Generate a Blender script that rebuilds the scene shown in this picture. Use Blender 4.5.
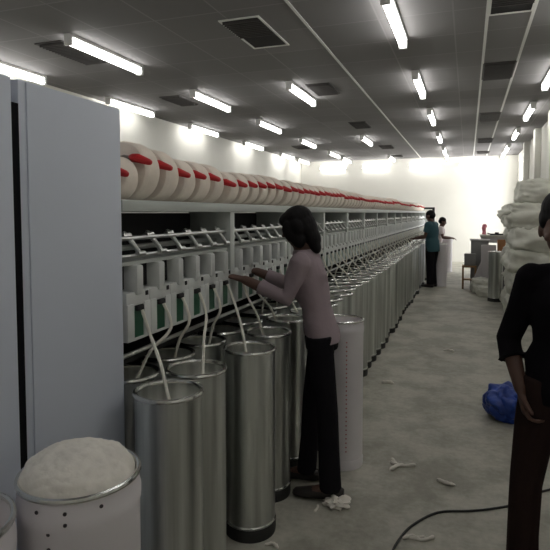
import bpy, bmesh, math, random
from mathutils import Vector, Matrix, Quaternion, noise
random.seed(7)
PI = math.pi
C = bpy.context.scene.collection
for o in list(bpy.data.objects): bpy.data.objects.remove(o)

# ------------------------------------------------------------------ camera
H = 1.55
cam_d = bpy.data.cameras.new('camera'); cam = bpy.data.objects.new('camera', cam_d); C.objects.link(cam)
bpy.context.scene.camera = cam
FP = 540.0
cam_d.sensor_width = 36; cam_d.sensor_fit = 'HORIZONTAL'; cam_d.lens = FP * 36 / 550
cam_d.shift_y = -32 / 550                                   # crop of the frame: centre of view sits at row 243
cam_d.clip_start = 0.05; cam_d.clip_end = 200
yaw = math.atan(193 / math.hypot(FP, 30)); pit = math.atan(30 / FP)
fw = Vector((-math.sin(yaw) * math.cos(pit), math.cos(yaw) * math.cos(pit), -math.sin(pit)))
rt = Vector((math.cos(yaw), math.sin(yaw), 0)); up = rt.cross(fw)
cam.matrix_world = Matrix(((rt.x, up.x, -fw.x, 0), (rt.y, up.y, -fw.y, 0), (rt.z, up.z, -fw.z, H), (0, 0, 0, 1)))

# ------------------------------------------------------------------ world, light, exposure
sc = bpy.context.scene
sc.view_settings.view_transform = 'Standard'; sc.view_settings.look = 'None'
sc.view_settings.gamma = 1; sc.view_settings.use_curve_mapping = False
sc.view_settings.exposure = 0.6
TUBE = 8.0                                                  # emission of the fluorescent tubes
W = bpy.data.worlds.new('daylight'); sc.world = W; W.use_nodes = True
W.node_tree.nodes['Background'].inputs[0].default_value = (0.75, 0.85, 1.0, 1)
W.node_tree.nodes['Background'].inputs[1].default_value = 1.0
def area(name, loc, target, sx, sy, power, col=(1, 1, 1)):
    d = bpy.data.lights.new(name, 'AREA'); d.shape = 'RECTANGLE'; d.size = sx; d.size_y = sy; d.energy = power; d.color = col
    o = bpy.data.objects.new(name, d); C.objects.link(o); o.location = loc
    o.rotation_euler = (Vector(target) - Vector(loc)).to_track_quat('-Z', 'Y').to_euler(); return o
# daylight that falls in through the big open doorway of the right wall, next to the back wall
area('doorway_daylight', (2.3, 16.3, 1.75), (0.2, 18.1, 1.5), 2.0, 3.0, 95, (1, 0.95, 0.88))

# ------------------------------------------------------------------ materials
def mat(name, col, rough=0.6, metal=0.0, noise_amt=0.0, scale=6.0, bump=0.0, bscale=40.0, stretch=(1, 1, 1), emit=None, spec=0.5, sub=0.0):
    m = bpy.data.materials.new(name); m.use_nodes = True
    nt = m.node_tree; b = nt.nodes['Principled BSDF']
    b.inputs['Base Color'].default_value = (*col, 1); b.inputs['Roughness'].default_value = rough
    b.inputs['Metallic'].default_value = metal; b.inputs['Specular IOR Level'].default_value = spec
    tc = nt.nodes.new('ShaderNodeTexCoord'); mp = nt.nodes.new('ShaderNodeMapping')
    mp.inputs['Scale'].default_value = stretch; nt.links.new(tc.outputs['Object'], mp.inputs[0])
    if noise_amt:
        n = nt.nodes.new('ShaderNodeTexNoise'); n.inputs['Scale'].default_value = scale; n.inputs['Detail'].default_value = 5
        nt.links.new(mp.outputs[0], n.inputs['Vector'])
        r = nt.nodes.new('ShaderNodeValToRGB')
        r.color_ramp.elements[0].position = 0.3; r.color_ramp.elements[1].position = 0.7
        r.color_ramp.elements[0].color = (*[c * (1 - noise_amt) for c in col], 1)
        r.color_ramp.elements[1].color = (*[min(1, c * (1 + noise_amt)) for c in col], 1)
        nt.links.new(n.outputs['Fac'], r.inputs[0]); nt.links.new(r.outputs[0], b.inputs['Base Color'])
    if bump:
        n2 = nt.nodes.new('ShaderNodeTexNoise'); n2.inputs['Scale'].default_value = bscale; n2.inputs['Detail'].default_value = 4
        nt.links.new(mp.outputs[0], n2.inputs['Vector'])
        bp = nt.nodes.new('ShaderNodeBump'); bp.inputs['Strength'].default_value = bump; bp.inputs['Distance'].default_value = 0.01
        nt.links.new(n2.outputs['Fac'], bp.inputs['Height']); nt.links.new(bp.outputs[0], b.inputs['Normal'])
    if emit:
        b.inputs['Emission Color'].default_value = (*emit[0], 1); b.inputs['Emission Strength'].default_value = emit[1]
    return m
M = {}
M['tube'] = mat('fluorescent_glow', (1, 1, 1), emit=((1.0, 0.985, 0.95), TUBE))
M['housing'] = mat('lamp_housing_white', (0.8, 0.8, 0.78), 0.4)
M['wall'] = mat('painted_wall', (0.72, 0.71, 0.66), 0.8, noise_amt=0.04, scale=1.2)
M['cabinet'] = mat('cabinet_paint', (0.56, 0.60, 0.69), 0.5, noise_amt=0.02, scale=2)
M['gap'] = mat('gap_shade_black', (0.008, 0.008, 0.01), 0.9, spec=0.1)
M['shelfm'] = mat('machine_paint', (0.50, 0.53, 0.51), 0.45, noise_amt=0.04, scale=5)
M['unitw'] = mat('unit_plastic', (0.62, 0.64, 0.63), 0.45, noise_amt=0.05, scale=8)
M['dark'] = mat('machine_dark', (0.018, 0.018, 0.02), 0.6, spec=0.3)
M['green'] = mat('green_window', (0.015, 0.10, 0.05), 0.3)
M['chrome'] = mat('chrome', (0.55, 0.56, 0.55), 0.32, metal=1.0)
M['red'] = mat('red_handle', (0.55, 0.015, 0.02), 0.4)
M['arm'] = mat('arm_metal', (0.13, 0.11, 0.095), 0.5)
M['yarn'] = mat('yarn_cream', (0.86, 0.77, 0.68), 0.9, noise_amt=0.04, scale=3, bump=0.25, bscale=90, stretch=(1, 6, 1))
M['cone'] = mat('paper_tube', (0.35, 0.24, 0.16), 0.8)
M['steel'] = mat('galvanised_steel', (0.60, 0.62, 0.60), 0.30, metal=0.9, noise_amt=0.42, scale=2.6, bump=0.05, bscale=5, stretch=(6, 6, 0.22))  # vertical streaks put bright and dark reflections into the colour
M['rim'] = mat('bright_steel_rim', (0.72, 0.73, 0.71), 0.22, metal=1.0)
M['rubber'] = mat('black_rubber', (0.015, 0.015, 0.015), 0.6)
M['whitecan'] = mat('white_can_plastic', (0.76, 0.73, 0.76), 0.5, noise_amt=0.05, scale=2.5)
M['dots'] = mat('dark_dots', (0.05, 0.04, 0.05), 0.6)
M['reddots'] = mat('red_dots', (0.40, 0.03, 0.06), 0.6)
M['cotton'] = mat('cotton', (0.80, 0.765, 0.70), 0.95, noise_amt=0.06, scale=14, bump=0.5, bscale=30)
M['sliver'] = mat('sliver', (0.80, 0.78, 0.70), 0.95, bump=0.3, bscale=80)
M['sack'] = mat('woven_sack', (0.64, 0.64, 0.57), 0.7, noise_amt=0.10, scale=3, bump=0.35, bscale=12)
M['blue'] = mat('blue_plastic', (0.012, 0.05, 0.30), 0.35, noise_amt=0.3, scale=12)
M['cable'] = mat('black_cable', (0.012, 0.012, 0.012), 0.5)
M['skin'] = mat('skin', (0.10, 0.05, 0.036), 0.55, noise_amt=0.06, scale=9)
M['hair'] = mat('black_hair', (0.006, 0.005, 0.006), 0.65, bump=0.3, bscale=60, stretch=(1, 1, 0.15), spec=0.2)
M['pink'] = mat('pink_shirt', (0.29, 0.23, 0.255), 0.85, noise_amt=0.06, scale=6, bump=1.0, bscale=9)
M['black'] = mat('black_trousers', (0.012, 0.011, 0.014), 0.8, bump=0.3, bscale=12, spec=0.08)
M['blackshirt'] = mat('black_shirt', (0.007, 0.006, 0.008), 0.9, bump=0.3, bscale=12, spec=0.08)
M['brown'] = mat('brown_trousers', (0.030, 0.018, 0.016), 0.85, bump=0.3, bscale=12, spec=0.08)
M['teal'] = mat('teal_shirt', (0.03, 0.095, 0.115), 0.8, bump=0.3, bscale=12)
M['pale'] = mat('pale_shirt', (0.62, 0.55, 0.55), 0.8, bump=0.3, bscale=12)
M['palegrey'] = mat('pale_lilac_cloth', (0.45, 0.38, 0.38), 0.8, bump=0.3, bscale=12)
M['eye'] = mat('eye', (0.16, 0.14, 0.13), 0.4, spec=0.2)
M['shoe'] = mat('dark_shoe', (0.02, 0.016, 0.014), 0.5)
M['wood'] = mat('brown_wood', (0.26, 0.15, 0.07), 0.6, noise_amt=0.25, scale=5, stretch=(1, 1, 8))
M['orange'] = mat('orange_brown_card', (0.33, 0.15, 0.06), 0.7)
M['greybox'] = mat('grey_metal_box', (0.22, 0.22, 0.22), 0.5)
M['board'] = mat('pale_board', (0.48, 0.46, 0.47), 0.6)
M['tabletop'] = mat('table_top', (0.50, 0.48, 0.42), 0.5)
M['pinkred'] = mat('pink_cloth', (0.75, 0.25, 0.32), 0.8)
M['tbar'] = mat('ceiling_grid_bar', (0.75, 0.75, 0.72), 0.5)
M['ventdark'] = mat('vent_dark', (0.02, 0.018, 0.018), 0.8)
M['ventmetal'] = mat('vent_grille', (0.055, 0.05, 0.048), 0.6)

def floor_mat():
    m = bpy.data.materials.new('worn_concrete'); m.use_nodes = True; nt = m.node_tree; b = nt.nodes['Principled BSDF']
    tc = nt.nodes.new('ShaderNodeTexCoord')
    def nz(s, d, r=0.6):
        n = nt.nodes.new('ShaderNodeTexNoise'); n.inputs['Scale'].default_value = s; n.inputs['Detail'].default_value = d
        n.inputs['Roughness'].default_value = r; nt.links.new(tc.outputs['Object'], n.inputs['Vector']); return n
    def ramp(n, p0, c0, p1, c1):
        r = nt.nodes.new('ShaderNodeValToRGB'); e = r.color_ramp.elements
        e[0].position = p0; e[0].color = (*c0, 1); e[1].position = p1; e[1].color = (*c1, 1); nt.links.new(n.outputs['Fac'], r.inputs[0]); return r
    def mix(a, b_, mode, f):
        x = nt.nodes.new('ShaderNodeMix'); x.data_type = 'RGBA'; x.blend_type = mode; x.inputs[0].default_value = f
        nt.links.new(a.outputs[0] if a.bl_idname != 'ShaderNodeMix' else a.outputs[2], x.inputs[6]); nt.links.new(b_.outputs[0], x.inputs[7]); return x
    a = ramp(nz(0.9, 6, 0.65), 0.3, (0.42, 0.405, 0.35), 0.72, (0.57, 0.555, 0.485))
    s = ramp(nz(2.6, 8, 0.7), 0.42, (0.70, 0.70, 0.68), 0.58, (1, 1, 1))
    g = ramp(nz(28, 6), 0.35, (0.86, 0.86, 0.85), 0.65, (1, 1, 1))
    w = ramp(nz(6.0, 9, 0.8), 0.66, (0, 0, 0), 0.74, (0.14, 0.14, 0.12))
    x = mix(a, s, 'MULTIPLY', 1); x = mix(x, g, 'MULTIPLY', 1); x = mix(x, w, 'ADD', 1)
    nt.links.new(x.outputs[2], b.inputs['Base Color']); b.inputs['Roughness'].default_value = 0.62
    bp = nt.nodes.new('ShaderNodeBump'); bp.inputs['Strength'].default_value = 0.25; bp.inputs['Distance'].default_value = 0.01
    nt.links.new(nz(18, 6).outputs['Fac'], bp.inputs['Height']); nt.links.new(bp.outputs[0], b.inputs['Normal'])
    return m
def ceil_mat():
    m = bpy.data.materials.new('ceiling_tiles'); m.use_nodes = True; nt = m.node_tree; b = nt.nodes['Principled BSDF']
    tc = nt.nodes.new('ShaderNodeTexCoord'); mp = nt.nodes.new('ShaderNodeMapping'); mp.inputs['Location'].default_value = (0.155, 0.2, 0)
    mp.inputs['Rotation'].default_value = (0, 0, 0)
    nt.links.new(tc.outputs['Object'], mp.inputs[0])
    br = nt.nodes.new('ShaderNodeTexBrick'); br.offset = 0; br.inputs['Scale'].default_value = 1
    br.inputs['Brick Width'].default_value = 0.65; br.inputs['Row Height'].default_value = 0.66
    br.inputs['Mortar Size'].default_value = 0.009; br.inputs['Mortar Smooth'].default_value = 0.3
    br.inputs['Color1'].default_value = (0.255, 0.247, 0.248, 1); br.inputs['Color2'].default_value = (0.215, 0.207, 0.209, 1)
    br.inputs['Mortar'].default_value = (0.30, 0.29, 0.287, 1)
    nt.links.new(mp.outputs[0], br.inputs['Vector'])
    nt.links.new(br.outputs['Color'], b.inputs['Base Color']); b.inputs['Specular IOR Level'].default_value = 0.15; b.inputs['Roughness'].default_value = 0.8
    return m
M['floor'] = floor_mat(); M['ceiling'] = ceil_mat()

# ------------------------------------------------------------------ mesh helpers
def bx(bm, x0, x1, y0, y1, z0, z1, bev=0.0, mi=0):
    vs = [bm.verts.new((x, y, z)) for x in (x0, x1) for y in (y0, y1) for z in (z0, z1)]
    fs = [(0, 1, 3, 2), (4, 6, 7, 5), (0, 4, 5, 1), (2, 3, 7, 6), (0, 2, 6, 4), (1, 5, 7, 3)]
    F = [bm.faces.new([vs[i] for i in f]) for f in fs]
    for f in F: f.material_index = mi
    if bev:
        es = list({e for f in F for e in f.edges})
        r = bmesh.ops.bevel(bm, geom=es, offset=bev, segments=2, affect='EDGES', profile=0.5)
        for f in r['faces']: f.material_index = mi
    return vs
def lathe(bm, prof, n=32, c=(0, 0, 0), axis='Z', mi=0, closed=False):
    rings = []
    for r, h in prof:
        ring = []
        for i in range(n):
            a = 2 * PI * i / n; u, v = r * math.cos(a), r * math.sin(a)
            p = (u, v, h) if axis == 'Z' else ((u, h, v) if axis == 'Y' else (h, u, v))
            ring.append(bm.verts.new((p[0] + c[0], p[1] + c[1], p[2] + c[2])))
        rings.append(ring)
    pairs = list(zip(rings, rings[1:])) + ([(rings[-1], rings[0])] if closed else [])
    for a, b in pairs:
        for i in range(n):
            f = bm.faces.new((a[i], a[(i + 1) % n], b[(i + 1) % n], b[i])); f.material_index = mi
    if not closed:
        for ring, p in ((rings[0], prof[0]), (rings[-1], prof[-1])):
            if p[0] > 1e-4:
                f = bm.faces.new(ring); f.material_index = mi
def smooth_path(pts, n=6):
    P = [Vector(p) for p in pts]; out = []
    for i in range(len(P) - 1):
        p0 = P[max(i - 1, 0)]; p1 = P[i]; p2 = P[i + 1]; p3 = P[min(i + 2, len(P) - 1)]
        for k in range(n):
            t = k / n
            out.append(0.5 * ((2 * p1) + (-p0 + p2) * t + (2 * p0 - 5 * p1 + 4 * p2 - p3) * t * t + (-p0 + 3 * p1 - 3 * p2 + p3) * t ** 3))
    out.append(P[-1]); return out
def tube(bm, pts, rad, n=8, mi=0, round_ends=False):
    pts = [Vector(p) for p in pts]
    if not hasattr(rad, '__len__'): rad = [rad] * len(pts)
    rad = list(rad)
    if round_ends:
        d0 = (pts[0] - pts[1]).normalized(); d1 = (pts[-1] - pts[-2]).normalized(); r0, r1 = rad[0], rad[-1]
        pts = [pts[0] + d0 * r0, pts[0] + d0 * r0 * .75] + pts + [pts[-1] + d1 * r1 * .75, pts[-1] + d1 * r1]
        rad = [r0 * .12, r0 * .66] + rad + [r1 * .66, r1 * .12]
    rings = []; ref = None
    for i, p in enumerate(pts):
        t = (pts[min(i + 1, len(pts) - 1)] - pts[max(i - 1, 0)]).normalized()
        if ref is None: ref = Vector((0, 0, 1)) if abs(t.z) < 0.9 else Vector((1, 0, 0))
        u = t.cross(ref).normalized(); v = u.cross(t).normalized(); ref = v
        rings.append([bm.verts.new(p + (u * math.cos(2 * PI * k / n) + v * math.sin(2 * PI * k / n)) * rad[i]) for k in range(n)])
    for a, b in zip(rings, rings[1:]):
        for i in range(n):
            f = bm.faces.new((a[i], a[(i + 1) % n], b[(i + 1) % n], b[i])); f.material_index = mi
    for r in (rings[0], rings[-1]): bm.faces.new(r).material_index = mi
def loft(bm, secs, n=20):
    """secs: (centre, half-width vector, half-depth vector)"""
    rings = []
    for c, a, b in secs:
        c, a, b = Vector(c), Vector(a), Vector(b)
        rings.append([bm.verts.new(c + a * math.cos(2 * PI * k / n) + b * math.sin(2 * PI * k / n)) for k in range(n)])
    for r, s in zip(rings, rings[1:]):
        for i in range(n): bm.faces.new((r[i], r[(i + 1) % n], s[(i + 1) % n], s[i]))
    bm.faces.new(rings[0]); bm.faces.new(rings[-1])
def ell(bm, c, r, R=None, n=16):
    res = bmesh.ops.create_uvsphere(bm, u_segments=n, v_segments=n // 2 + 2, radius=1)
    m = Matrix.Translation(Vector(c)) @ (R.to_4x4() if R else Matrix()) @ Matrix.Diagonal((*r, 1))
    bmesh.ops.transform(bm, matrix=m, verts=res['verts'])
def obj(name, bm, m, parent=None, loc=None, ang=35):
    bmesh.ops.recalc_face_normals(bm, faces=bm.faces[:])
    for f in bm.faces: f.smooth = True
    la = math.radians(ang)
    for e in bm.edges:
        if len(e.link_faces) == 2 and e.calc_face_angle(0) > la: e.smooth = False
    me = bpy.data.meshes.new(name); bm.to_mesh(me); bm.free()
    for mm in (m if isinstance(m, (list, tuple)) else [m]): me.materials.append(mm)
    o = bpy.data.objects.new(name, me); C.objects.link(o)
    if parent: o.parent = parent
    if loc: o.location = loc
    return o
def remeshed(name, bm, m, parent, voxel=0.006, smooth=6, fac=0.5):
    bmesh.ops.recalc_face_normals(bm, faces=bm.faces[:])
    me = bpy.data.meshes.new(name); bm.to_mesh(me); bm.free()
    t = bpy.data.objects.new(name + '_tmp', me); C.objects.link(t)
    r = t.modifiers.new('r', 'REMESH'); r.mode = 'VOXEL'; r.voxel_size = voxel; r.use_smooth_shade = True
    s = t.modifiers.new('s', 'SMOOTH'); s.iterations = smooth; s.factor = fac
    dg = bpy.context.evaluated_depsgraph_get(); dg.update()
    nm = bpy.data.meshes.new_from_object(t.evaluated_get(dg)); nm.name = name
    bpy.data.objects.remove(t); bpy.data.meshes.remove(me)
    nm.materials.clear(); nm.materials.append(m)
    for p in nm.polygons: p.use_smooth = True
    o = bpy.data.objects.new(name, nm); C.objects.link(o); o.parent = parent
    return o
def tag(o, label, cat, group=None):
    o['label'] = label; o['category'] = cat
    if group: o['group'] = group
    return o
def thing(name, label, cat, loc=(0, 0, 0), rz=0, group=None):
    o = bpy.data.objects.new(name, None); o.empty_display_size = 0.1; C.objects.link(o); o.location = loc; o.rotation_euler = (0, 0, rz)
    return tag(o, label, cat, group)
def struct(name, bm, m):
    o = obj(name, bm, m); o['kind'] = 'structure'; return o
def dup(root, loc, rz=0.0, label=None, group=None, scale=None):
    r = root.copy(); C.objects.link(r); r.location = loc; r.rotation_euler = (0, 0, rz)
    if label: r['label'] = label
    if group: r['group'] = group
    if scale: r.scale = scale
    for ch in list(root.children):
        c = ch.copy(); C.objects.link(c); c.parent = r
        for g in ch.children:
            d = g.copy(); C.objects.link(d); d.parent = c
    return r
ORD = 'first second third fourth fifth sixth seventh eighth ninth tenth eleventh twelfth thirteenth fourteenth fifteenth sixteenth seventeenth eighteenth nineteenth twentieth'.split()
ORD += ['twenty-' + w for w in ORD[:9]] + ['thirtieth'] + ['thirty-' + w for w in ORD[:9]] + ['fortieth'] + ['forty-' + w for w in ORD[:9]] + ['fiftieth'] + ['fifty-' + w for w in ORD[:9]]

# ------------------------------------------------------------------ room shell
XL, XR, YB, YF, CH = -5.5, 1.41, 18.1, -2.6, 3.32
b = bmesh.new(); bx(b, XL - .2, XR + .2, YF - .2, YB + .2, -.1, 0); struct('floor', b, M['floor'])
b = bmesh.new(); bx(b, XL - .2, XR + .2, YF - .2, YB + .2, CH, CH + .1); struct('ceiling', b, M['ceiling'])
b = bmesh.new(); bx(b, XL - .2, XL, YF, YB, 0, CH); struct('wall_left', b, M['wall'])
b = bmesh.new(); bx(b, XL - .2, XR + .2, YB, YB + .2, 0, CH); struct('wall_back', b, M['wall'])
b = bmesh.new(); bx(b, XL - .2, XR + .2, YF - .2, YF, 0, CH); struct('wall_front', b, M['wall'])
b = bmesh.new()                                              # right wall with its doorway near the back
bx(b, XR, XR + .2, YF, 15.3, 0, CH); bx(b, XR, XR + .2, 17.5, YB, 0, CH); bx(b, XR, XR + .2, 15.3, 17.5, 3.05, CH)
struct('wall_right', b, M['wall'])
for i, y in enumerate((2.2, 5.0, 7.7, 10.45, 12.7, 15.0)):
    b = bmesh.new(); bx(b, XR - .12, XR, y - .17, y + .17, 0, CH, 0.006); struct('trim_%d' % (i + 1), b, M['wall'])
k = 7
for x in (-1.46, 0.13, 0.51):                                # bright ceiling grid runners
    b = bmesh.new(); bx(b, x - .014, x + .014, YF, YB, CH - .006, CH + .01); struct('trim_%d' % k, b, M['tbar']); k += 1

# ------------------------------------------------------------------ fluorescent lights
def make_light(label, loc):
    t = thing('fluorescent_light', label, 'ceiling light', loc, 0, 'fluorescent battens on the ceiling')
    b = bmesh.new(); bx(b, -.045, .045, -.63, .63, -.035, 0, 0.004)
    bx(b, -.04, .04, -.635, -.60, -.115, -.03, 0.004); bx(b, -.04, .04, .60, .635, -.115, -.03, 0.004)
    obj('housing', b, M['housing'], t)
    b = bmesh.new(); lathe(b, [(.001, -.598), (.036, -.594), (.036, .594), (.001, .598)], 14, (0, 0, -.075), 'Y')
    obj('tube', b, M['tube'], t)
    return t
ly = [-0.2, 2.45, 5.05, 7.62, 10.2, 12.95, 15.7, 17.4]  # rows nearest the camera are unseen, added to brighten the near end
cols = [(-5.2, 'left wall', (0, 1, 2, 3, 4, 5, 6, 7)), (-3.75, 'column beside the left wall', (0, 1, 2, 3, 4, 5, 6, 7)), (-2.3, 'column above the machine', (3, 5, 7)),
        (-0.65, 'column above the aisle', (0, 1, 2, 3, 4, 5, 6, 7)), (0.95, 'column by the right wall', (0, 1, 2, 3, 4, 5, 6, 7))]
L0 = None
for cx, nm, rows in cols:
    for j, r in enumerate(rows):
        lab = 'glowing ceiling batten, %s from the back wall in the %s' % ('nearest' if j == len(rows) - 1 else ORD[len(rows) - 1 - j], nm if 'column' in nm else 'row along the ' + nm)
        loc = (cx, ly[r], CH)
        if L0 is None: L0 = make_light(lab, loc)
        else: dup(L0, loc, 0, lab)
wl = dup(L0, (XL, 4.75, 3.0), 0, 'glowing batten mounted on the left wall, seen above the tall cabinets')
wl.rotation_euler = Matrix(((0, 0, -1), (0, 1, 0), (1, 0, 0))).to_euler(); wl['group'] = 'wall-mounted battens'
for j, x in enumerate((-4.35, -2.9, -1.37, 0.15)):
    w = dup(L0, (x, YB, 3.06), 0, 'glowing batten on the back wall, %s from the left' % ORD[j])
    w.rotation_euler = Matrix(((0, 1, 0), (0, 0, 1), (1, 0, 0))).to_euler()
    w['group'] = 'wall-mounted battens'; w.scale = (1, .72, 1)
# ------------------------------------------------------------------ ceiling vents
def make_vent(label, loc, sx=.32, sy=.75, open_=0):
    t = thing('ceiling_vent', label, 'ceiling vent', loc, 0, 'dark ceiling vents')
    b = bmesh.new(); bx(b, -sx / 2, sx / 2, -sy / 2, sy / 2, -.004, 0); obj('opening', b, M['ventdark'], t)
    b = bmesh.new()
    for x0, x1, y0, y1 in ((-sx / 2 - .02, -sx / 2, -sy / 2, sy / 2), (sx / 2, sx / 2 + .02, -sy / 2, sy / 2), (-sx / 2 - .02, sx / 2 + .02, -sy / 2 - .02, -sy / 2), (-sx / 2 - .02, sx / 2 + .02, sy / 2, sy / 2 + .02)):
        bx(b, x0, x1, y0, y1, -.012, 0)
    obj('frame', b, M['tbar'] if open_ else M['ventmetal'], t)
    b = bmesh.new()
    y = -sy / 2 + .03
    while y < (sy / 2 if not open_ else 0.05):
        bx(b, -sx / 2, sx / 2, y, y + .012, -.03, -.004); y += .045
    g = obj('grille', b, M['ventmetal'], t)
    return t
vent_spots = [(-2.0, 5.05, .36, .85, 'above the machine with a pale frame, nearest the camera', 1), (-4.13, 4.98, .30, .78, 'at the upper left beside the brightest left light', 0),
    (-4.3, 7.6, .3, .62, 'second in the left line', 0), (-1.98, 7.6, .3, .65, 'second in the line above the machine', 0), (-2.07, 10.9, .3, .7, 'third in the line above the machine', 0),
    (-2.08, 14.7, .3, .6, 'fourth in the line above the machine', 0), (-2.1, 17.1, .3, .4, 'farthest in the line above the machine', 0), (-4.26, 14.0, .3, .6, 'farthest in the left line', 0),
    (0.32, 5.0, .33, .55, 'nearest in the right line, at the top edge', 1), (0.32, 7.35, .33, .75, 'second in the right line', 0), (0.34, 10.75, .32, .8, 'third in the right line', 0),
    (0.36, 14.2, .32, .7, 'fourth in the right line', 0), (0.38, 16.9, .32, .5, 'farthest in the right line', 0)]
for x, y, sx, sy, lab, op in vent_spots: make_vent('dark open ceiling vent, ' + lab, (x, y, CH), sx, sy, op)

# ------------------------------------------------------------------ tall cabinets at the near end
def cabinet(label, y0, y1, door_edge):
    t = thing('control_cabinet', label, 'cabinet', (-1.2, (y0 + y1) / 2, 0)); h = (y1 - y0) / 2
    b = bmesh.new(); bx(b, -1.0, -.006, -h, h, 0.08, 1.93, .004); obj('body', b, M['cabinet'], t)
    b = bmesh.new(); bx(b, -.95, -.03, -h + .02, h - .02, 0, .08); obj('plinth', b, M['dark'], t)
    b = bmesh.new(); bx(b, -.006, 0.0, -h + door_edge, h, 0.09, 1.925, .002); obj('side_panel', b, M['cabinet'], t)
    return t
cabinet('tall blue-grey steel cabinet closing the near end of the machine', 1.215, 1.683, .026)
t2 = cabinet('tall grey cabinet at left edge, cut off by the frame, beside a dark gap', 0.35, 1.184, .02)
b = bmesh.new(); bx(b, -2.15, -1.204, 1.186, 1.213, 0.0, 1.86); g = obj('gap_shade', b, M['gap']); tag(g, 'dark strip standing in for shade in the gap between the two tall cabinets', 'shade strip')  # flush black strip: the gap's shade put in as colour

# ------------------------------------------------------------------ spinning machine
Y0, NB = 1.69, 15
YE = Y0 + NB * 1.0
mach = thing('spinning_machine', 'long grey open-end spinning machine running down the hall with shelf on top', 'machine', (-1.7, Y0, 0))
def mobj(name, b, m, par=None):       # meshes built in world coordinates, stored relative to the machine's base
    bmesh.ops.translate(b, verts=b.verts[:], vec=(1.7, -Y0, 0))
    return obj(name, b, m, par or mach)
b = bmesh.new(); bx(b, -2.2, -1.2, Y0, YE, 1.555, 1.6, .004);  mobj('shelf', b, M['shelfm'])
b = bmesh.new(); bx(b, -1.95, -1.45, Y0, YE, .12, 1.55); mobj('core', b, M['dark'])
b = bmesh.new(); bx(b, -1.95, -1.42, Y0, YE, 0, .12); mobj('plinth', b, M['dark'])
for z, x, r, nm in ((1.452, -1.235, .009, 'rail'), (1.385, -1.215, .008, 'rail'), (1.41, -1.30, .012, 'rail'), (1.005, -1.22, .010, 'rail')):
    b = bmesh.new(); tube(b, [(x, Y0, z), (x, YE, z)], r, 8); mobj(nm, b, M['chrome'])
b = bmesh.new(); bx(b, -1.40, -1.225, Y0, YE, 1.348, 1.362); mobj('ledge', b, M['shelfm'])
b = bmesh.new(); bx(b, -1.42, -1.25, Y0, YE, .96, .985); mobj('tray', b, M['dark'])
for k in range(NB + 1):
    y = Y0 + k
    b = bmesh.new(); bx(b, -1.46, -1.205, y - .028, y + .028, 1.05, 1.555, .003); bx(b, -1.46, -1.43, y - .02, y + .02, 0, 1.05)
    if k: mobj('post', b, M['shelfm'])
    else: b.free()
# one spinning unit, then copies
def unit():
    b = bmesh.new()
    bx(b, -.03, .080, -.0795, .0795, -.03, .024, .004)         # cross band
    bx(b, -.02, .092, -.024, .024, .01, .13, .012)             # upper nose
    bx(b, .05, .085, -.0795, -.034, -.165, -.02, .004); bx(b, .05, .085, .034, .0795, -.165, -.02, .004)
    bx(b, .05, .083, -.036, .036, -.165, -.155)
    u = obj('spinning_unit', b, M['unitw'])
    b = bmesh.new(); bx(b, .045, .078, -.034, .034, -.155, -.03); obj('green_window', b, M['green'], u)
    b = bmesh.new(); bx(b, .06, .092, -.022, .022, -.050, -.03, .003); obj('feed_inlet', b, M['dark'], u)
    b = bmesh.new(); bx(b, .07, .0835, .048, .064, .002, .020); obj('square_port', b, M['dark'], u)
    b = bmesh.new(); tube(b, [(.035, -.022, .250), (.06, -.008, .215), (.085, .008, .170)], .0095, 8, round_ends=True)
    tube(b, [(.04, -.045, .238), (.04, .005, .242)], .012, 8); tube(b, [(.085, -.012, .172), (.085, .035, .172)], .011, 8)
    obj('guide_lever', b, M['chrome'], u)
    b = bmesh.new(); bx(b, -.04, .03, -.078, .078, .03, .135, .004); obj('rear_block', b, M['dark'], u)
    return u
def arm():
    b = bmesh.new(); tube(b, [(-.13, 0, .06), (-.06, 0, .125), (.02, 0, .142), (.075, .0, .135)], [.013, .014, .013, .012], 8)
    a = obj('cradle_arm', b, M['arm'])
    b = bmesh.new(); tube(b, [(.060, -.0, .142), (.085, .0, .139), (.135, .006, .122)], [.016, .019, .013], 10, round_ends=True)
    obj('red_handle', b, M['red'], a); return a
U0 = unit(); A0 = arm()
PR = [.088, .124, .117, .104, .105, .104, .092, .095, .098, .100, .103, .103]
for k in range(2, NB):
    q = random.uniform(.094, .112); PR += [q + random.uniform(-.004, .004) for _ in range(6)]
units = []
for k in range(NB):
    for j in range(6):
        y = Y0 + .075 + k + .16 * j + .035 + (0.0)
        units.append(y)
def dpart(root, loc):
    r = root.copy(); C.objects.link(r); r.parent = mach; r.location = (loc[0] + 1.7, loc[1] - Y0, loc[2])
    for g in root.children: c = g.copy(); C.objects.link(c); c.parent = r
    return r
for i, y in enumerate(units):
    if i == 0:
        for r, l in ((U0, (-1.29, y, 1.22)), (A0, (-1.345, y - .079, 1.60 + (PR[i] - .104) * 1.6))):
            r.parent = mach; r.location = (l[0] + 1.7, l[1] - Y0, l[2])
    else:
        dpart(U0, (-1.29, y, 1.22)); dpart(A0, (-1.345, y - .079, 1.60 + (PR[i] - .104) * 1.6))
# far end unit of the machine
b = bmesh.new(); bx(b, -2.2, -.95, YE + .02, YE + .75, .06, 1.55, .01); e = mobj('end_unit', b, M['shelfm'])
b = bmesh.new(); bx(b, -1.0, -.93, YE + .0, YE + .05, .0, 1.72); bx(b, -1.6, -.93, YE + .0, YE + .05, 1.66, 1.72); mobj('end_frame', b, M['dark'])

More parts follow.
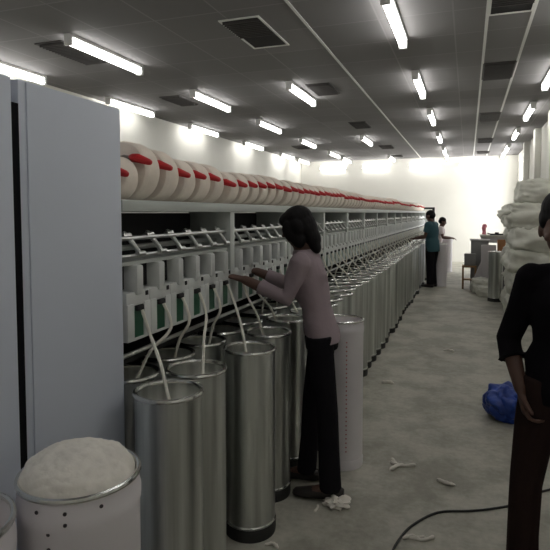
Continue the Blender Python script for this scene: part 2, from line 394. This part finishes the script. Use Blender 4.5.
# yarn packages on the shelf
def package_mesh():
    b = bmesh.new(); R = 1.0
    prof = [(.02, -.054), (.93, -.054), (.985, -.048), (1.0, -.035), (1.0, .035), (.985, .048), (.93, .054), (.02, .054)]
    lathe(b, prof, 40, (0, 0, 0), 'Y'); return b
P0 = None
for i, y in enumerate(units):
    k, j = divmod(i, 6)
    R = PR[i]
    lab = 'cream yarn package, %s in the %s bay of the machine shelf' % (ORD[j], ORD[k])
    loc = (-1.235 - R, y + .0, 1.60 + R)
    if P0 is None:
        P0 = thing('yarn_package', lab, 'yarn package', loc, 0, 'yarn packages on the machine shelf')
        obj('yarn', package_mesh(), M['yarn'], P0)
        b = bmesh.new(); lathe(b, [(.25, -.060), (.25, .060)], 20, (0, 0, 0), 'Y'); obj('paper_tube', b, M['cone'], P0)
        P0.scale = (R, 1, R)
    else:
        dup(P0, loc, 0, lab, None, (R, 1, R))

# ------------------------------------------------------------------ cans
RC, HC = .122, .905
def can_parts(t, body_m, r=RC, h=HC, dots=None, fill=.80, content=True, rings=True):
    b = bmesh.new(); w = .004
    lathe(b, [(r, .06)] + ([] if rings else [(r, h - .085), (r + .003, h - .075), (r + .003, h - .05), (r, h - .04)]) + [(r, h - .01), (r - w, h - .01), (r - w, .08), (.001, .08), (.001, .06)], 40)
    obj('can_body', b, body_m, t)
    b = bmesh.new(); q = r - .002; rr = .0095 if rings else .007
    lathe(b, [(q + rr * math.cos(a), h - .006 + rr * math.sin(a)) for a in [2 * PI * i / 8 for i in range(8)]], 40, closed=True)
    obj('rim', b, M['rim'], t)
    if rings:
        for z0 in (.062,):
            b = bmesh.new(); lathe(b, [(r + .0005, z0), (r + .005, z0 + .006), (r + .0005, z0 + .013)], 40, closed=True); obj('hoop', b, M['rim'], t)
    b = bmesh.new(); lathe(b, [(r - .03, 0), (r + .001, .0), (r + .003, .012), (r + .003, .05), (r - .002, .06), (r - .03, .06)], 32); obj('base_band', b, M['rubber'] if rings else body_m, t)
    if content:
        b = bmesh.new(); lathe(b, [(.001, h * fill - .02), (.03, h * fill - .015), (.05, h * fill + .006), (r - .02, h * fill), (r - .008, h * fill - .03), (r - .008, .09)], 24)
        obj('coiled_sliver', b, M['cotton'], t)
SC0 = thing('steel_can', 'x', 'sliver can', (0, 0, 0), 0, 'steel sliver cans along the machine'); can_parts(SC0, M['steel'], fill=.88)
used = [False]
def steel_can(x, y, label, group='steel sliver cans along the machine', rz=0.0, s=1.0):
    if not used[0]:
        used[0] = True; SC0.location = (x, y, 0); SC0['label'] = label; SC0['group'] = group; SC0.rotation_euler = (0, 0, rz); return SC0
    return dup(SC0, (x, y, 0), rz, label, group, (s, s, s) if s != 1 else None)
front = [(-1.02, 1.70), (-1.06, 1.99), (-.98, 2.385), (-1.02, 2.745), (-1.04, 3.13)]
y = 3.42
while y < 16.6:
    front.append((-1.0 + random.uniform(-.025, .02), y)); y += random.uniform(.262, .30)
back = [(-1.29, 1.84), (-1.30, 2.16), (-1.27, 2.44), (-1.29, 2.72)]
y = 2.99
while y < 16.6:
    back.append((-1.295 + random.uniform(-.01, .015), y)); y += random.uniform(.262, .29)
for i, (x, y) in enumerate(front):
    steel_can(x, y, 'tall galvanised steel sliver can, %s in the aisle-side row from the cabinet' % ORD[i], 'aisle-side steel cans', random.uniform(0, 6))
for i, (x, y) in enumerate(back):
    steel_can(x, y, 'steel sliver can, %s from the cabinet in the row under the machine' % ORD[i], 'steel cans under the machine', random.uniform(0, 6))
lone = steel_can(0.475, 10.2, 'lone steel can standing on the right of the aisle before the sacks', None, 0.4, .97)
if 'group' in lone: del lone['group']

# slivers hanging from unit windows into the cans
allc = [(x, y) for x, y in front + back]
def sliver(i, yu):
    P = Vector((-1.195, yu, 1.172))
    pick = {0: front[0], 1: back[0], 2: back[1], 3: front[1], 4: back[2], 5: front[2], 6: front[3]}
    row = front if i % 2 else back
    tx, ty = pick.get(i) or sorted(row, key=lambda c: abs(c[1] - yu - .07))[0]
    tx = tx if tx > -1.2 else tx + .04
    E_ = Vector((tx + random.uniform(-.03, .03), ty + random.uniform(-.03, .03), .80))
    m1 = P + Vector((.035, random.uniform(-.004, .012), -.10)); m2 = P.lerp(E_, .5) + Vector((.016, random.uniform(-.006, .006), -.005)); m3 = P.lerp(E_, .78) + Vector((.006, 0, .0))
    pts = smooth_path([P, m1, m2, m3, E_], 5)
    b = bmesh.new(); tube(b, pts, [.0052 + .0024 * abs(math.sin(k * 1.3 + i)) for k in range(len(pts))], 6); return b
for i, yu in enumerate(units):
    lab = 'white cotton sliver hanging into a can from the %s unit of the %s machine bay' % (ORD[i % 6], ORD[i // 6])
    tag(obj('cotton_sliver', sliver(i, yu), M['sliver']), lab, 'cotton sliver', 'cotton slivers hanging into the cans')

# white cans
def white_can(x, y, label, r, rz=0, dots=None, h=.905, fill=.9, mound=None):
    t = thing('white_can', label, 'sliver can', (x, y, 0), rz)
    can_parts(t, M['whitecan'], r=r, h=h, fill=fill, content=mound is None, rings=False)
    return t
w1 = white_can(-.895, 1.068, 'white plastic can heaped with cotton in the lower left foreground', .144, mound=1, h=.915)
def dot(b, ang, z, r, s=.005):
    c = Vector((math.cos(ang) * (r + .0005), math.sin(ang) * (r + .0005), z)); u = Vector((-math.sin(ang), math.cos(ang), 0)); n_ = Vector((math.cos(ang), math.sin(ang), 0))
    vs = [[b.verts.new(c + n_ * d + u * math.cos(2 * PI * k / 8) * s + Vector((0, 0, 1)) * math.sin(2 * PI * k / 8) * s) for k in range(8)] for d in (-.001, .001)]
    b.faces.new(vs[1]); b.faces.new(vs[0])
    for k in range(8): b.faces.new((vs[0][k], vs[0][(k + 1) % 8], vs[1][(k + 1) % 8], vs[1][k]))
va = math.atan2(-1.064, .895)          # angle facing the camera
for a, z in ((va - .68, .884), (va - .23, .884), (va + .30, .886), (va - .23, .858), (va - .50, .835), (va - .50, .800), (va - .50, .765)):
    b = bmesh.new(); dot(b, a, z, .1475 if z > .84 else .1445, .0045); obj('rivet', b, M['dots'], w1)
def cotton_blob(name, label, cat, loc, r, zs, seed, amp=.12, sub=4, fr=3.0, pw=1.0):
    b = bmesh.new(); bmesh.ops.create_icosphere(b, subdivisions=sub, radius=1)
    for v in b.verts:
        n_ = noise.noise(v.co * fr + Vector((seed, 0, 0))); n2 = noise.noise(v.co * fr * 3 + Vector((0, seed, 0)))
        v.co = v.co * (1 + amp * n_ + amp * .35 * n2)
        q = math.hypot(v.co.x, v.co.y)
        if q > 1e-5: v.co.x *= min(1, q ** pw) / q; v.co.y *= min(1, q ** pw) / q
        zz = max(v.co.z, zs)
        if pw < 1 and zz > 0: zz = zz ** .62
        v.co = Vector((v.co.x * r[0], v.co.y * r[1], zz * r[2] + (noise.noise(v.co * 9) * .006 if pw < 1 else 0)))
    return tag(obj(name, b, M['cotton'], loc=loc, ang=80), label, cat)
cotton_blob('cotton_heap', 'rounded heap of raw cotton bulging out of the foreground white can', 'cotton', (-.900, 1.068, .868), (.1375, .1375, .100), -.8, 3, .07, 5, 2.4, .80)
w2 = white_can(-1.025, .785, 'white can cut off by the left edge beside the heaped can', .147, fill=.90)
w3 = white_can(-.715, 3.24, 'white can with a line of red dots behind the woman in pink', .128, fill=.93)
va = math.atan2(-3.24, .715)
for k in range(26):
    b = bmesh.new(); dot(b, va + .20, .12 + .0265 * k, .128, .0042); obj('red_dot', b, M['reddots'], w3)
w4 = white_can(-.53, 11.95, 'pale can standing beside the man in the teal shirt', .128)
w5 = white_can(-.52, 14.9, 'pale can beyond the teal-shirted man, beside the pale-clothed person', .15)

# ------------------------------------------------------------------ people
def head(bm, c, yawa, pitch, s=1.0):
    R = Matrix.Rotation(yawa, 3, 'Z') @ Matrix.Rotation(pitch, 3, 'X')
    def e(p, r): ell(bm, Vector(c) + R @ (Vector(p) * s), [q * s for q in r], R)
    e((0, -.012, .022), (.074, .094, .082)); e((0, .026, -.035), (.056, .062, .066)); e((0, .052, -.082), (.028, .028, .022))
    e((0, .020, -.010), (.066, .070, .060)); e((0, .090, -.018), (.012, .022, .014)); e((0, .084, -.002), (.008, .014, .026))
    e((0, .078, -.052), (.022, .012, .007)); e((0, .077, -.062), (.018, .011, .007)); e((0, .080, .020), (.046, .010, .008))
    for sx in (-1, 1): e((sx * .075, -.005, -.010), (.010, .019, .030)); e((sx * .042, .058, -.030), (.022, .018, .018))
    return R
def hand(bm, wrist, d, side, palmn, curl=.5, s=1.0):
    d = Vector(d).normalized(); n_ = Vector(palmn); n_ = (n_ - d * n_.dot(d)).normalized(); a = d.cross(n_).normalized() * side    # a points to the thumb side
    W_ = Vector(wrist)
    loft(bm, [(W_ - d * .02, a * .024 * s, n_ * .019 * s), (W_ + d * .02 * s, a * .030 * s, n_ * .017 * s), (W_ + d * .055 * s, a * .040 * s, n_ * .015 * s), (W_ + d * .088 * s, a * .039 * s, n_ * .012 * s)], 14)
    for k, (off, L) in enumerate(((.029, .070), (.010, .079), (-.010, .073), (-.029, .057))):
        p = W_ + d * .082 * s + a * off * s; q = [p - d * .02 * s, p]; ang = 0
        for j, f in enumerate((.42, .32, .26)):
            ang += curl * (.8 if j == 0 else 1.0)
            dd = d * math.cos(ang) + n_ * math.sin(ang) + a * off * 1.2; p = p + dd.normalized() * L * f * s; q.append(p)
        tube(bm, q, [.0095 * s, .0095 * s, .0088 * s, .008 * s, .007 * s], 8, round_ends=True)
    p = W_ + d * .025 * s + a * .022 * s
    tube(bm, [p, p + (d * .5 + a * .75 + n_ * .25).normalized() * .036 * s, p + (d * .5 + a * .75 + n_ * .25).normalized() * .036 * s + (d * .85 + a * .25 + n_ * .35).normalized() * .048 * s], [.014 * s, .0115 * s, .0085 * s], 8, round_ends=True)
def person(name, label, root, rz, J, mats, hair='short', hs=1.0, voxel=.006, sleeve=1.0, girth=1.0, flare=0.0, hem=.0, shirt_len=0.06, wide=1.0):
    """J in the person's own frame: x to their right, y forward, z up"""
    t = thing(name, label, 'person', root, rz); g = girth
    V = {k: Vector(v) for k, v in J.items() if len(v) == 3}
    up_ = (V['neck'] - V['pelvis']).normalized()
    sx = (V['shR'] - V['shL']).normalized(); fwd = up_.cross(sx); fwd = fwd if fwd.y > 0 else -fwd
    hx = (V['hipR'] - V['hipL']).normalized(); hf = Vector((-hx.y, hx.x, 0)).normalized()
    def torso(b, k, lo=-.02, top=True):
        pv, ch, nk = V['pelvis'], V['chest'], V['neck']; wa = V.get('waist', pv.lerp(ch, .45))
        b0 = 1.0 if k > 1 else .8
        secs = [(pv + up_ * (lo - .05), hx * .152 * g * k * b0, hf * .103 * g * k * b0), (pv + up_ * lo, hx * .155 * g * k, hf * .105 * g * k), (pv.lerp(wa, .5), hx * .150 * g * k, hf * .10 * g * k), (wa, hx * .132 * g * k, fwd * .09 * g * k),
                (wa.lerp(ch, .5), sx * .145 * g * k, fwd * .10 * g * k), (ch, sx * .160 * g * k * wide, fwd * .107 * g * k), (ch.lerp(nk, .55), sx * .165 * g * k * wide, fwd * .092 * g * k), (ch.lerp(nk, .85), sx * .10 * g * k * wide, fwd * .068 * g * k), (nk, sx * .062 * k, fwd * .058 * k)]
        loft(b, secs, 24)
        tube(b, [V['shR'], ch.lerp(nk, .72), V['shL']], [.050 * g * k, .058 * g * k, .050 * g * k], 12, round_ends=True)
    # body: one continuous surface
    b = bmesh.new(); torso(b, .84)
    hd = V['head']; tube(b, [V['neck'] - up_ * .05, V['neck'].lerp(hd, .35), hd - Vector((0, .01, .03))], [.062, .053, .050], 12)
    R = head(b, hd, J.get('hyaw', (0,))[0], J.get('hpitch', (0,))[0], hs)
    for S, sd in (('R', 1), ('L', -1)):
        el, wr, ha = V['el' + S], V['wr' + S], V['ha' + S]; sh = V['sh' + S]
        tube(b, [sh, sh.lerp(el, .35), sh.lerp(el, .8), el, el.lerp(wr, .3), wr], [.042 * g, .040, .034, .035, .036, .025], 12, round_ends=True)
        hand(b, wr, ha, sd, V.get('pn' + S, Vector((-sd, .2, 0))), J.get('curl' + S, (.35,))[0])
        hi, kn, an = V['hip' + S], V['kn' + S], V['an' + S]
        tube(b, [hi, hi.lerp(kn, .4), kn, kn.lerp(an, .35), an], [.066, .062, .048, .048, .036], 12, round_ends=True)
        fd = V['ft' + S]
        loft(b, [(an - fd * .055 + Vector((0, 0, -.035)), Vector((.026, 0, 0)), Vector((0, 0, .03))), (an + Vector((0, 0, -.03)), Vector((.035, 0, 0)), Vector((0, 0, .045))), (an + fd * .10 + Vector((0, 0, -.05)), Vector((.042, 0, 0)), Vector((0, 0, .025))), (an + fd * .17 + Vector((0, 0, -.058)), Vector((.03, 0, 0)), Vector((0, 0, .015)))], 12)
    remeshed('body', b, M['skin'], t, voxel, 3, .5)
    # shirt
    b = bmesh.new(); torso(b, 1.12, -shirt_len)
    for S in 'RL':
        sh, el, wr = V['sh' + S], V['el' + S], V['wr' + S]
        if sleeve <= 1: pts = [sh, sh.lerp(el, .4 * sleeve), sh.lerp(el, sleeve)]; rr = [.064, .061, .058]
        else: m_ = el.lerp(wr, sleeve - 1); pts = [sh, sh.lerp(el, .5), el, m_, m_ + (wr - el).normalized() * .01]; rr = [.064, .055, .050, .045, .052] if hair == 'long' else [.064, .057, .054, .054, .064]
        tube(b, pts, [r * (.45 + .55 * g) for r in rr], 14, round_ends=(sleeve > 1 and False))
        ell(b, sh, (.066 * g, .066 * g, .066 * g))
    ell(b, V['neck'] - up_ * .012, (.066, .066, .03))
    for v in b.verts: v.co += Vector((noise.noise(v.co * 9), noise.noise(v.co * 9 + Vector((5, 0, 0))), 0)) * .016
    remeshed('shirt', b, M[mats[0]], t, voxel * 1.1, 9, .5)
    # trousers
    b = bmesh.new(); pv = V['pelvis']
    loft(b, [(pv + Vector((0, 0, -.10)), hx * .13 * g, hf * .10 * g), (pv + Vector((0, 0, -.03)), hx * .162 * g, hf * .112 * g), (pv + up_ * .03, hx * .148 * g, hf * .098 * g), (pv + up_ * .05, hx * .128 * g, hf * .082 * g)], 20)
    for S in 'RL':
        hi, kn, an = V['hip' + S], V['kn' + S], V['an' + S]; lo = an + Vector((0, 0, hem - .02))
        tube(b, [hi + Vector((0, 0, .03)), hi.lerp(kn, .4), kn, kn.lerp(lo, .5), lo], [.088 * g, .084 * g, (.064 + flare * .2) * g, (.059 + flare * .6) * g, (.062 + flare) * g], 14)
    for v in b.verts: v.co += Vector((noise.noise(v.co * 7), noise.noise(v.co * 7 + Vector((5, 0, 0))), 0)) * .010
    remeshed('trousers', b, M[mats[1]], t, voxel * 1.1, 3, .5)
    # hair, eyes, shoes
    b = bmesh.new()
    def he(p, r): ell(b, hd + R @ (Vector(p) * hs), [q * hs for q in r], R)
    he((0, -.020, .040), (.081, .096, .082)); he((0, -.045, -.005), (.078, .074, .070))
    if hair == 'tall':
        he((0, -.015, .075), (.078, .090, .075))
        for s_ in (-1, 1): he((s_ * .062, -.01, .035), (.022, .055, .045))
    if hair == 'long':
        he((0, -.05, -.035), (.078, .068, .08)); he((0, -.06, -.09), (.070, .052, .075)); he((0, -.055, -.14), (.055, .036, .06)); he((0, .03, .062), (.066, .06, .045))
        for s_ in (-1, 1): he((s_ * .064, .030, -.015), (.026, .052, .07)); he((s_ * .062, .012, -.07), (.026, .045, .06)); he((s_ * .070, -.010, -.008), (.024, .045, .055))
    remeshed('hair', b, M['hair'], t, .006, 2, .5)
    b = bmesh.new()
    for s_ in (-1, 1): ell(b, hd + R @ (Vector((s_ * .030, .0735, .002)) * hs), (.010, .007, .0045), R, 10)
    obj('eyes', b, M['eye'], t)
    for S in 'RL':
        an, fd = V['an' + S], V['ft' + S]; b = bmesh.new(); pz = Vector((fd.y, -fd.x, 0))
        loft(b, [(an - fd * .075 + Vector((0, 0, -.045)), pz * .022, Vector((0, 0, .028))), (an - fd * .05 + Vector((0, 0, -.042)), pz * .034, Vector((0, 0, .038))), (an + fd * .02 + Vector((0, 0, -.042)), pz * .037, Vector((0, 0, .038))), (an + fd * .12 + Vector((0, 0, -.055)), pz * .047, Vector((0, 0, .025))), (an + fd * .19 + Vector((0, 0, -.06)), pz * .034, Vector((0, 0, .018))), (an + fd * .205 + Vector((0, 0, -.064)), pz * .015, Vector((0, 0, .01)))], 14)
        obj('shoe', b, M['shoe'], t, ang=60)
    return t
# woman at the machine: faces the machine (-X), reaches in with both hands
person('person', 'person with long black hair in pink shirt and black trousers reaching into the machine', (-.725, 2.87, 0), PI / 2 + .05, dict(
    pelvis=(0, .025, .90), waist=(0, .055, 1.03), chest=(0, .095, 1.20), neck=(0, .125, 1.345), head=(-.01, .165, 1.475), hyaw=(.05,), hpitch=(-.42,),
    shR=(.150, .125, 1.29), shL=(-.150, .115, 1.29), elR=(.19, .27, 1.13), wrR=(.16, .46, 1.20), haR=(0, 1, .12), pnR=(0, -.1, -1), curlR=(.5,),
    elL=(-.19, .175, 1.10), wrL=(-.17, .415, 1.19), haL=(.05, 1, .2), pnL=(0, -.1, -1), curlL=(.5,),
    hipR=(.085, .03, .86), hipL=(-.085, .02, .86), knR=(.08, .095, .47), knL=(-.085, -.025, .47), anR=(.075, .125, .085), anL=(-.095, -.045, .085), ftR=(0, 1, 0), ftL=(-.05, 1, 0)),
    ('pink', 'black'), hair='long', hs=.92, sleeve=1.6, girth=.84, flare=.012, hem=-.01, shirt_len=.0)
# man in black at the right edge, facing the camera
person('person', 'person in black shirt and brown trousers standing in the right foreground', (.385, 2.3, 0), PI - .08, dict(
    pelvis=(0, 0, .93), waist=(0, 0, 1.05), chest=(0, -.01, 1.20), neck=(0, -.015, 1.355), head=(.045, .01, 1.492), hyaw=(-.05,), hpitch=(-.08,),
    shR=(.145, -.01, 1.295), shL=(-.145, -.01, 1.295), elR=(.225, -.05, 1.04), wrR=(.175, .045, .865), haR=(-.20, .25, -1), pnR=(-1, .1, -.1), curlR=(.62,),
    elL=(-.24, -.03, 1.06), wrL=(-.22, .06, .83), haL=(.1, .25, -1), pnL=(1, .1, -.1), curlL=(.35,),
    hipR=(.10, 0, .88), hipL=(-.085, 0, .88), knR=(.150, .02, .49), knL=(-.10, .0, .49), anR=(.158, 0, .085), anL=(-.12, -.03, .085), ftR=(.15, 1, 0), ftL=(-.15, 1, 0)),
    ('blackshirt', 'brown'), hair='tall', sleeve=1.35, girth=.93, flare=.008, shirt_len=.06, wide=.95)
# man in teal down the aisle
person('person', 'person in teal shirt and dark trousers tending the machine halfway down the aisle', (-.69, 11.7, 0), PI / 2 - .35, dict(
    pelvis=(0, 0, .90), chest=(0, .02, 1.19), neck=(0, .03, 1.36), head=(0, .06, 1.49), hyaw=(.0,), hpitch=(-.3,),
    shR=(.165, .02, 1.30), shL=(-.165, .02, 1.30), elR=(.20, .10, 1.06), wrR=(.17, .32, 1.05), haR=(0, 1, -.1), pnR=(0, -.1, -1),
    elL=(-.21, .08, 1.05), wrL=(-.19, .30, 1.02), haL=(0, 1, -.1), pnL=(0, -.1, -1),
    hipR=(.09, 0, .86), hipL=(-.09, 0, .86), knR=(.09, .02, .47), knL=(-.09, .01, .47), anR=(.09, 0, .085), anL=(-.09, .0, .085), ftR=(0, 1, 0), ftL=(0, 1, 0)),
    ('teal', 'black'), sleeve=.6, girth=1.15, voxel=.009, shirt_len=.10)
person('person', 'person in pale shirt bending behind the man in teal, far down the aisle', (-.72, 14.4, 0), -PI / 2, dict(
    pelvis=(0, 0, .80), chest=(0, .06, 1.05), neck=(0, .09, 1.20), head=(0, .12, 1.33), hyaw=(.0,), hpitch=(-.3,),
    shR=(.155, .08, 1.15), shL=(-.155, .08, 1.15), elR=(.20, .14, .93), wrR=(.17, .32, .92), haR=(0, 1, -.1), pnR=(0, -.1, -1),
    elL=(-.21, .12, .93), wrL=(-.19, .30, .92), haL=(0, 1, -.1), pnL=(0, -.1, -1),
    hipR=(.09, 0, .76), hipL=(-.09, 0, .76), knR=(.09, .08, .42), knL=(-.09, .06, .42), anR=(.09, 0, .085), anL=(-.09, .0, .085), ftR=(0, 1, 0), ftL=(0, 1, 0)),
    ('pale', 'palegrey'), sleeve=.6, voxel=.009, hs=.95, shirt_len=.1)

# ------------------------------------------------------------------ sacks stacked by the right wall
def sack_mesh(seed, r, knot=None):
    b = bmesh.new(); bmesh.ops.create_cube(b, size=2); bmesh.ops.subdivide_edges(b, edges=b.edges[:], cuts=14, use_grid_fill=True)
    for v in b.verts:
        c = v.co; n_ = c.normalized(); m_ = max(abs(c.x), abs(c.y), abs(c.z))
        p = n_.lerp(c, .55); p = p * (1.0 / (1 + .12 * (p.length - 1)))
        w = noise.noise(p * 1.5 + Vector((seed, 0, 0))) * .16 + abs(noise.noise(p * 3.5 + Vector((0, seed, 0)))) * .16 + noise.noise(p * 9 + Vector((0, 0, seed))) * .04
        p = p * (.94 + w)
        v.co = Vector((p.x * r[0], p.y * r[1], p.z * r[2]))
    if knot:
        tube(b, smooth_path([(-r[0] * .75, -r[1] * .5, r[2] * .15), (-r[0] * 1.0, -r[1] * .62, r[2] * .2), (-r[0] * 1.22, -r[1] * .66, -r[2] * .05)], 4), [.05, .045, .035, .03, .025, .02, .03, .04, .045], 8)
    return b
words = ['bottom', 'second', 'third', 'fourth', 'fifth', 'topmost']
z = .0
for L in range(6):
    hz = .165
    for q, yy in enumerate((8.75, 9.65)):
        if L == 5 and q: continue
        xo = [0, .02, -.01, .02, -.03, .05][L]; rx = [.37, .365, .37, .36, .375, .31][L]
        o = obj('stacked_sack', sack_mesh(L * 3.7 + q * 11, (rx, .44, hz + .05), knot=(L == 4 and q == 0)), M['sack'], loc=(.905 + xo, yy + (.0 if L < 5 else .1), .175 + L * .333), ang=80)
        tag(o, 'bulging white sack, %s layer of the stack by the right wall, %s' % (words[L], 'near pile' if q == 0 else 'rear pile'), 'sack', 'white sacks stacked by the right wall')
for i, (x, y, r, lab) in enumerate(((.27, 11.25, (.20, .22, .15), 'slumped pale sack on the floor left of the lone steel can'), (.33, 10.75, (.17, .18, .10), 'low pale sack on the floor in front of the table things'))):
    tag(obj('slumped_sack', sack_mesh(50 + i * 5, r), M['sack'], loc=(x, y, r[2] * .95), ang=80), lab, 'sack')

# ------------------------------------------------------------------ table cluster right of the aisle
t = thing('work_table', 'pale work table standing behind the boxes on the right of the aisle', 'table', (.62, 12.6, 0))
b = bmesh.new(); bx(b, -.36, .55, -.35, .35, 1.03, 1.08, .006); obj('tabletop', b, M['tabletop'], t)
b = bmesh.new(); bx(b, -.34, .53, -.33, .33, .92, 1.03); obj('apron', b, M['board'], t)
for sx in (-.32, .50):
    for sy in (-.31, .31):
        b = bmesh.new(); bx(b, sx - .025, sx + .025, sy - .025, sy + .025, 0, .92); obj('leg', b, M['greybox'], t)
b = bmesh.new(); bx(b, -.13, .13, -.08, .08, 0, .03, .008); bx(b, -.03, .05, -.05, .05, .03, .06, .008); tube(b, [(-.12, 0, .02), (-.18, 0, .04)], .012, 8)
tag(obj('hand_tool', b, M['dark'], loc=(.58, 12.45, 1.08)), 'small dark tool lying on the work table', 'tool')
b = bmesh.new(); tube(b, [(0, 0, 0), (.005, 0, .07), (-.01, 0, .16)], [.045, .035, .045], 12, round_ends=False); ell(b, (0.01, 0, .18), (.05, .045, .05))
tag(obj('pink_bundle', b, M['pinkred'], loc=(.34, 12.75, 1.08), ang=60), 'pinkish red upright bundle on the work table against the bright wall', 'bundle')
t = thing('metal_cabinet', 'low dark grey metal cabinet on the right of the aisle', 'cabinet', (.24, 12.0, 0))
b = bmesh.new(); bx(b, -.17, .17, -.2, .2, .05, .98, .006); obj('body', b, M['greybox'], t)
b = bmesh.new(); bx(b, -.19, .19, -.22, .22, .98, 1.005, .004); obj('top', b, M['board'], t)
b = bmesh.new(); bx(b, -.15, .15, -.18, .18, 0, .05); obj('plinth', b, M['dark'], t)
b = bmesh.new(); bx(b, -.15, .13, -.012, .012, 0, .92, .004)
o = tag(obj('upright_board', b, M['board'], loc=(.42, 11.45, 0.0)), 'pale board standing upright against the grey cabinet and table', 'board'); o.rotation_euler = (-.1, 0, .12)
b = bmesh.new(); bx(b, -.12, .12, -.012, .012, 0, .70, .004)
o = tag(obj('leaning_board', b, M['board'], loc=(.17, 11.5, 0.02)), 'narrow pale board leaning sideways beside the wooden stool', 'board'); o.rotation_euler = (-.12, .38, .0)
b = bmesh.new(); bx(b, -.07, .07, -.1, .1, 0, .42, .005)
t = thing('card_box', 'orange brown upright box on a grey crate behind the lone can', 'box', (.62, 11.3, .62)); obj('box_body', b, M['orange'], t)
b = bmesh.new(); bx(b, -.072, .072, -.02, .02, .40, .424); obj('tape', b, M['board'], t)
t = thing('crate', 'grey crate behind the lone steel can holding the orange brown box', 'crate', (.66, 11.3, 0))
b = bmesh.new(); bx(b, -.16, .16, -.2, .2, 0, .60, .008); obj('crate_body', b, M['greybox'], t)
b = bmesh.new(); bx(b, -.165, .165, -.205, .205, .60, .62, .004); obj('lid', b, M['board'], t)
t = thing('wooden_stool', 'small brown wooden stool with a shelf at the aisle edge', 'stool', (.045, 11.75, 0))
b = bmesh.new(); bx(b, -.14, .14, -.14, .14, .44, .48, .005); obj('seat', b, M['wood'], t)
b = bmesh.new(); bx(b, -.12, .12, -.12, .12, .18, .20); obj('lower_shelf', b, M['wood'], t)
for sx in (-.12, .12):
    for sy in (-.12, .12):
        b = bmesh.new(); bx(b, sx - .018, sx + .018, sy - .018, sy + .018, 0, .44); obj('leg', b, M['wood'], t)
b = bmesh.new(); bx(b, -.11, .11, -.1, .1, 0, .24, .006); bx(b, -.115, .115, -.105, .105, .2, .22)
tag(obj('toolbox', b, M['greybox'], loc=(.055, 11.75, .48)), 'dark grey box on top of the wooden stool', 'box')

# ------------------------------------------------------------------ floor things
b = bmesh.new(); bmesh.ops.create_icosphere(b, subdivisions=5, radius=1)
for v in b.verts:
    p = v.co.copy(); w = abs(noise.noise(p * 1.6)) * .35 + abs(noise.noise(p * 3.6 + Vector((3, 0, 0)))) * .16 + abs(noise.noise(p * 8)) * .04
    p = p * (.80 + w); v.co = Vector((p.x * .175, p.y * .16, max(p.z, -.78) * .150))
tag(obj('plastic_bag', b, M['blue'], loc=(.30, 4.35, .117), ang=50), 'crumpled blue plastic bag on the floor behind the man in black', 'bag')
b = bmesh.new(); tube(b, smooth_path([(-.30, 2.38, .006), (-.285, 2.50, .006), (-.235, 2.66, .006), (-.12, 2.83, .006), (.03, 2.90, .006), (.14, 2.96, .006), (.27, 3.06, .006), (.42, 3.25, .006), (.8, 3.5, .006), (1.25, 3.4, .006)], 6), .006, 8)
tag(obj('cable', b, M['cable']), 'thin black cable curving over the floor towards the man in black', 'cable')
def scrap(label, x, y, pts, r, seed):
    b = bmesh.new()
    for pp in pts:
        q = smooth_path([(p[0], p[1], r * .8 + .006 * (k % 2)) for k, p in enumerate(pp)], 5)
        tube(b, q, [r * (.75 + .5 * abs(noise.noise(Vector((k * .7, seed, 0))) * 2)) for k in range(len(q))], 7, round_ends=True)
    tag(obj('cotton_scrap', b, M['cotton'], loc=(x, y, 0), ang=80), label, 'cotton scrap')
scrap('forked scrap of white cotton on the open aisle floor', -.37, 3.29, [[(-.05, .03), (-.02, .0), (.03, .01), (.09, .03)], [(-.04, -.07), (-.01, -.02), (.02, .02)], [(-.05, .07), (-.03, .03), (-.01, 0)]], .011, 1)
scrap('short scrap of white cotton right of the forked scrap', -.095, 3.16, [[(-.04, .03), (0, .0), (.05, -.005)], [(-.02, .01), (.03, -.015)]], .010, 2)
scrap('scrap of white cotton lying across the black cable', -.19, 2.56, [[(-.07, -.01), (-.03, .01), (.01, .0), (.06, .03)], [(-.04, 0), (.02, .015)]], .009, 3)
scrap('small cotton scrap at the foot of the white can', -.66, 4.9, [[(-.05, 0), (0, .015), (.05, 0)], [(-.03, .02), (.03, .02)]], .012, 4)
scrap('little cotton wisp by the base of the third steel can', -.72, 2.66, [[(0, -.03), (.008, 0), (0, .03)]], .007, 5)
scrap('cotton wisp at the bottom edge below the third steel can', -.83, 2.28, [[(-.03, 0), (0, .012), (.03, 0)]], .008, 6)
scrap('faint cotton wisp far up the aisle floor', -.18, 6.3, [[(-.05, 0), (0, .02), (.06, 0)]], .009, 7)
b = bmesh.new(); bmesh.ops.create_icosphere(b, subdivisions=4, radius=1)
for v in b.verts:
    p = v.co.copy(); p = p * (.8 + .5 * noise.noise(p * 2.3) + .25 * noise.noise(p * 6)); v.co = Vector((p.x * .075, p.y * .07, max(p.z, -.5) * .035))
tag(obj('cotton_rag', b, M['cotton'], loc=(-.63, 2.74, .0165), ang=50), 'crumpled white cotton rag at the feet of the woman', 'rag')
